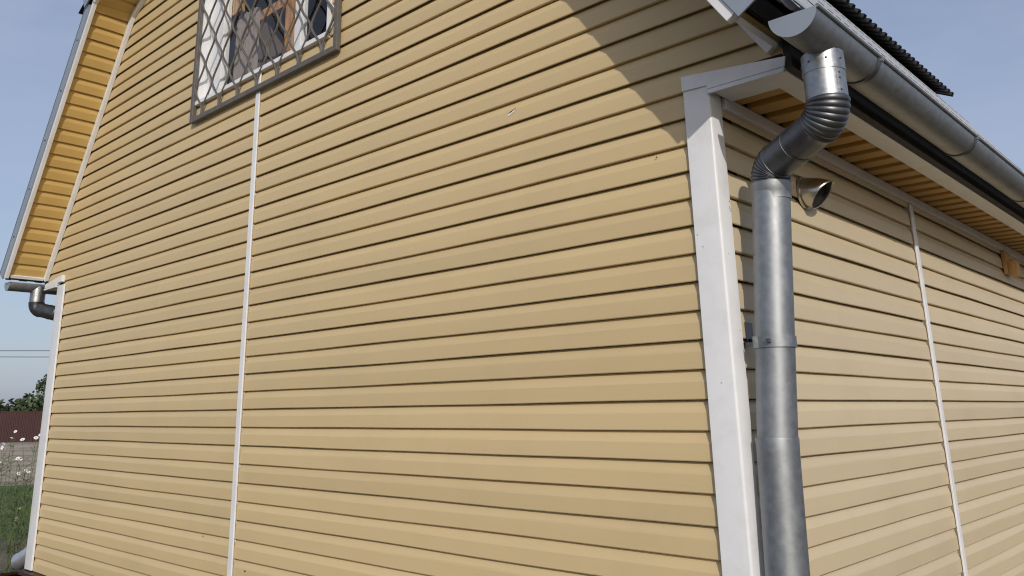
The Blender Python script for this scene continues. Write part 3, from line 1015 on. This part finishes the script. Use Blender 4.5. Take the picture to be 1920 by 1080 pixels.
# ------------------------------------------------------------------ fence
fn = thing('fence', 'long dark maroon profiled metal fence across the back of the yard', 'fence', (*yard(65, 0), 0))
Yd = g_s
for k in range(-14, 14):
    p0 = Vector((*yard(65, k * 1.15), 0))
    prof = []
    b = B()
    v, fc = [], []
    nr = 6
    for r_ in range(nr):
        for (t, dpt) in ((0, 0), (.45, 0), (.55, -.03), (.9, -.03)):
            prof.append(((r_ + t) * 1.145 / nr, dpt))
    prof.append((1.145, 0))
    for (s_, dp_) in prof:
        pp = p0 + g_s * s_ + g_f * dp_
        v += [pp + Vector((0, 0, .08)), pp + Vector((0, 0, 2.02))]
    for q in range(len(prof) - 1):
        fc.append((2 * q, 2 * q + 2, 2 * q + 3, 2 * q + 1))
    b.add(v, fc)
    b.build('fence_sheet', 'fence', fn)
    if k % 2 == 0:
        pp = p0 + g_f * .06
        B().box(pp.x - .03, pp.x + .03, pp.y - .03, pp.y + .03, -.2, 2.0).build('post', 'fence', fn)
a0 = Vector((*yard(65, -14 * 1.15), 2.025)); a1 = Vector((*yard(65, 14 * 1.15), 2.025))
B().beam(a0 + g_f * -.01, a1 + g_f * -.01, g_f, (0, 0, 1), .045, .022).build('cap_rail', 'fence', fn)


# ------------------------------------------------------------------ trees
def leaf_cloud(rng, blobs, count, size):
    v, f = [], []
    wsum = sum(b_[1] ** 2 for b_ in blobs)
    for (c, r) in blobs:
        c = Vector(c)
        for _ in range(int(count * r * r / wsum)):
            d = Vector((rng.gauss(0, 1), rng.gauss(0, 1), rng.gauss(0, 1))).normalized()
            p = c + d * r * rng.uniform(.45, 1.08)
            a = Vector((rng.uniform(-1, 1), rng.uniform(-1, 1), rng.uniform(-1, 1))).normalized()
            b_ = a.orthogonal().normalized()
            s_ = size * rng.uniform(.6, 1.4)
            n0 = len(v)
            v += [p + a * s_, p + b_ * s_ * .55, p - a * s_, p - b_ * s_ * .55]
            f.append((n0, n0 + 1, n0 + 2, n0 + 3))
    return v, f


def tree(label, base, height, rad, seed, lean=0.0, size=.13, count=5200):
    rng = random.Random(seed)
    base = Vector(base)
    t = thing('tree', label, 'tree', tuple(base))
    trunk_top = base + Vector((lean, 0, height * .8))
    b = B().tube([base - Vector((0, 0, .2)), base + Vector((lean * .3, 0, height * .35)), trunk_top], [rad * .11, rad * .08, rad * .02], 8)
    blobs = []
    for k in range(13):
        a = rng.uniform(0, 6.28); zz = rng.uniform(.38, .95)
        rr = rad * (1 - abs(zz - .55) * 1.2) * rng.uniform(.35, .85)
        c = base + Vector((lean * zz + math.cos(a) * rr, math.sin(a) * rr, height * zz))
        blobs.append((c, rad * rng.uniform(.22, .42)))
        b.tube([base + Vector((lean * .4, 0, height * (.25 + .3 * zz))), c], [rad * .035, rad * .012], 5)
    b.build('trunk', 'bark', t, smooth=True)
    v, f = leaf_cloud(rng, blobs, count, size)
    mesh('crown', v, f, 'leaf', t, keep=True)


p = CG + Vector((-0.9444, 0.3287, 0)).normalized() * 69.2
tree('small leafy tree standing beyond the fence next to the house corner', (p.x, p.y, 0), 4.75, 1.25, 5, lean=-.1, size=.09, count=3000)

rng = random.Random(11)
blobs = []
for k in range(150):
    d = rng.uniform(166, 190); s_ = rng.uniform(-75, 60)
    x, y = yard(d, s_)
    r_ = rng.uniform(1.6, 2.7)
    blobs.append(((x, y, rng.uniform(1.0, 4.0) + 0.6 * math.sin(s_ * .35)), r_))
v, f = leaf_cloud(rng, blobs, 26000, .55)
wd = mesh('distant_wood', v, f, 'wood_far', keep=True)
wd['kind'] = 'stuff'; wd['label'] = 'low green band of distant woodland on the horizon'; wd['category'] = 'woodland'

# ------------------------------------------------------------------ cosmos flowers
def flower_mesh():
    v, f = [], []
    np_ = 8
    for k in range(np_):
        a = 2 * math.pi * k / np_
        e = Vector((math.cos(a), math.sin(a), 0)); t = Vector((-math.sin(a), math.cos(a), 0))
        n0 = len(v)
        v += [e * .006, e * .022 + t * .0105 + Vector((0, 0, .004)), e * .038 + t * .012 + Vector((0, 0, .003)), e * .042 + t * .004, e * .042 - t * .004, e * .038 - t * .012 + Vector((0, 0, .003)), e * .022 - t * .0105 + Vector((0, 0, .004))]
        f.append(tuple(range(n0, n0 + 7)))
    me = bpy.data.meshes.new('petals'); me.from_pydata([tuple(x) for x in v], [], f); me.materials.append(M['petal'])
    bb = B().ball((0, 0, .002), .009, 8, .6)
    me2 = bpy.data.meshes.new('flower_centre'); me2.from_pydata([tuple(x) for x in bb.v], [], bb.f); me2.materials.append(M['yolk'])
    return me, me2


PET, YOL = flower_mesh()
FLOWERS = [(-8.81, .617, 1.47), (-8.852, .601, 1.403), (-8.772, .686, 1.385), (-8.849, .686, 1.182), (-8.806, .773, 1.057), (-8.871, .722, 1.024), (-8.937, .793, .657), (-8.979, .793, .544),
           (-8.70, .80, 1.40), (-8.68, .83, 1.43), (-8.95, .56, 1.34), (-8.96, .55, 1.30), (-8.79, .70, 1.18), (-8.77, .79, 1.04), (-8.90, .52, 1.15)]


def cosmos(base, heads, label, seed):
    rng = random.Random(seed)
    base = Vector(base)
    t = thing('cosmos_plant', label, 'flowers', tuple(base), 'white flowers beside the far corner')
    stems = B()
    for (hx_, hy_, hz_) in heads:
        h_ = Vector((hx_, hy_, hz_))
        mid = base.lerp(h_, .5) + Vector((rng.uniform(-.05, .05), rng.uniform(-.05, .05), .05))
        pts = []
        for q in range(9):
            u = q / 8
            pts.append(base * (1 - u) ** 2 + mid * 2 * u * (1 - u) + (h_ - Vector((0, 0, .004))) * u * u)
        stems.tube(pts, [.0042 * (1 - .55 * q / 8) for q in range(9)], 5)
        for q in range(26):
            u = rng.uniform(.12, .93)
            pq = base * (1 - u) ** 2 + mid * 2 * u * (1 - u) + h_ * u * u
            e = Vector((rng.uniform(-1, 1), rng.uniform(-1, 1), rng.uniform(.2, .9))).normalized() * rng.uniform(.06, .17)
            stems.tube([pq, pq + e * .6, pq + e + Vector((0, 0, -.01))], [.0026, .0022, .0012], 4)
    for q in range(5):
        e = Vector((rng.uniform(-.2, .2), rng.uniform(-.2, .2), rng.uniform(.4, .95)))
        stems.tube([base, base + e * .5 + Vector((.01, .02, 0)), base + e], [.003, .0022, .001], 4)
    stems.build('stems', 'stem', t, smooth=True)
    for (hx_, hy_, hz_) in heads:
        h_ = Vector((hx_, hy_, hz_))
        o = bpy.data.objects.new('petals', PET); C.objects.link(o); o.parent = t
        o.location = h_ - base
        face = Vector((rng.uniform(.2, 1), rng.uniform(-.9, .4), rng.uniform(.2, 1.6))).normalized()
        o.rotation_euler = face.to_track_quat('Z', 'Y').to_euler()
        o.scale = [rng.uniform(.40, .62)] * 3
        c2 = bpy.data.objects.new('flower_centre', YOL); C.objects.link(c2); c2.parent = o


cosmos((-8.90, .60, 0), [FLOWERS[0], FLOWERS[1], FLOWERS[10], FLOWERS[11], FLOWERS[14]], 'tallest white cosmos plant, its blooms against the maroon fence', 1)
cosmos((-8.78, .82, 0), [FLOWERS[2], FLOWERS[8], FLOWERS[9]], 'white cosmos plant with blooms at fence foot height next to the house corner', 2)
cosmos((-8.92, .74, 0), [FLOWERS[3], FLOWERS[4], FLOWERS[5], FLOWERS[12], FLOWERS[13]], 'white cosmos plant with a cluster of blooms in front of the sandy yard', 3)
cosmos((-9.02, .86, 0), [FLOWERS[6], FLOWERS[7]], 'short white cosmos plant with two low blooms in front of the lawn', 4)
ds_ = thing('dry_stalk', 'single dry straw-coloured stalk upright beside the far corner trim', 'stalk', (-8.43, .98, 0))
B().tube([(-8.43, .98, -.02), (-8.425, .985, .3), (-8.41, .99, .62), (-8.40, 1.0, .86)], [.008, .007, .005, .002], 6).build('stalk', 'drystem', ds_, smooth=True)

# ------------------------------------------------------------------ overhead wires
def wire(a, b_, label, sag):
    a, b_ = Vector(a), Vector(b_)
    pts = []
    for q in range(41):
        u = q / 40
        pts.append(a.lerp(b_, u) - Vector((0, 0, sag * 4 * u * (1 - u))))
    o = B().tube(pts, .011, 6).build('power_line', 'cable', None, smooth=True)
    o['label'] = label; o['category'] = 'wire'
    return o


DW = Vector((0.66, 0.751, 0)).normalized()
PW = Vector((-31.0, 6.6, 0))
pa = PW - DW * 14
pb_ = PW + DW * 24
for pp, lab in ((pa, 'grey timber pole at the open end of the wires'), (pb_, 'grey timber pole behind the house carrying the wires')):
    po = thing('utility_pole', lab, 'pole', (pp.x, pp.y, 0), 'poles of the wires')
    B().tube([(pp.x, pp.y, -.3), (pp.x, pp.y, 5.6)], [.11, .08], 12).build('shaft', 'pole', po, smooth=True)
    B().beam(Vector((pp.x, pp.y, 4.08)) - g_f * .3, Vector((pp.x, pp.y, 4.08)) + g_f * .3, DW, (0, 0, 1), .04, .04).build('crossarm', 'pole', po)
wire(pa + Vector((0, 0, 4.14)), pb_ + Vector((0, 0, 4.20)), 'upper of the two black wires crossing the sky left of the house', .30)
wire(pa + Vector((0, 0, 4.00)), pb_ + Vector((0, 0, 4.02)), 'lower of the two black wires crossing the sky left of the house', .36)
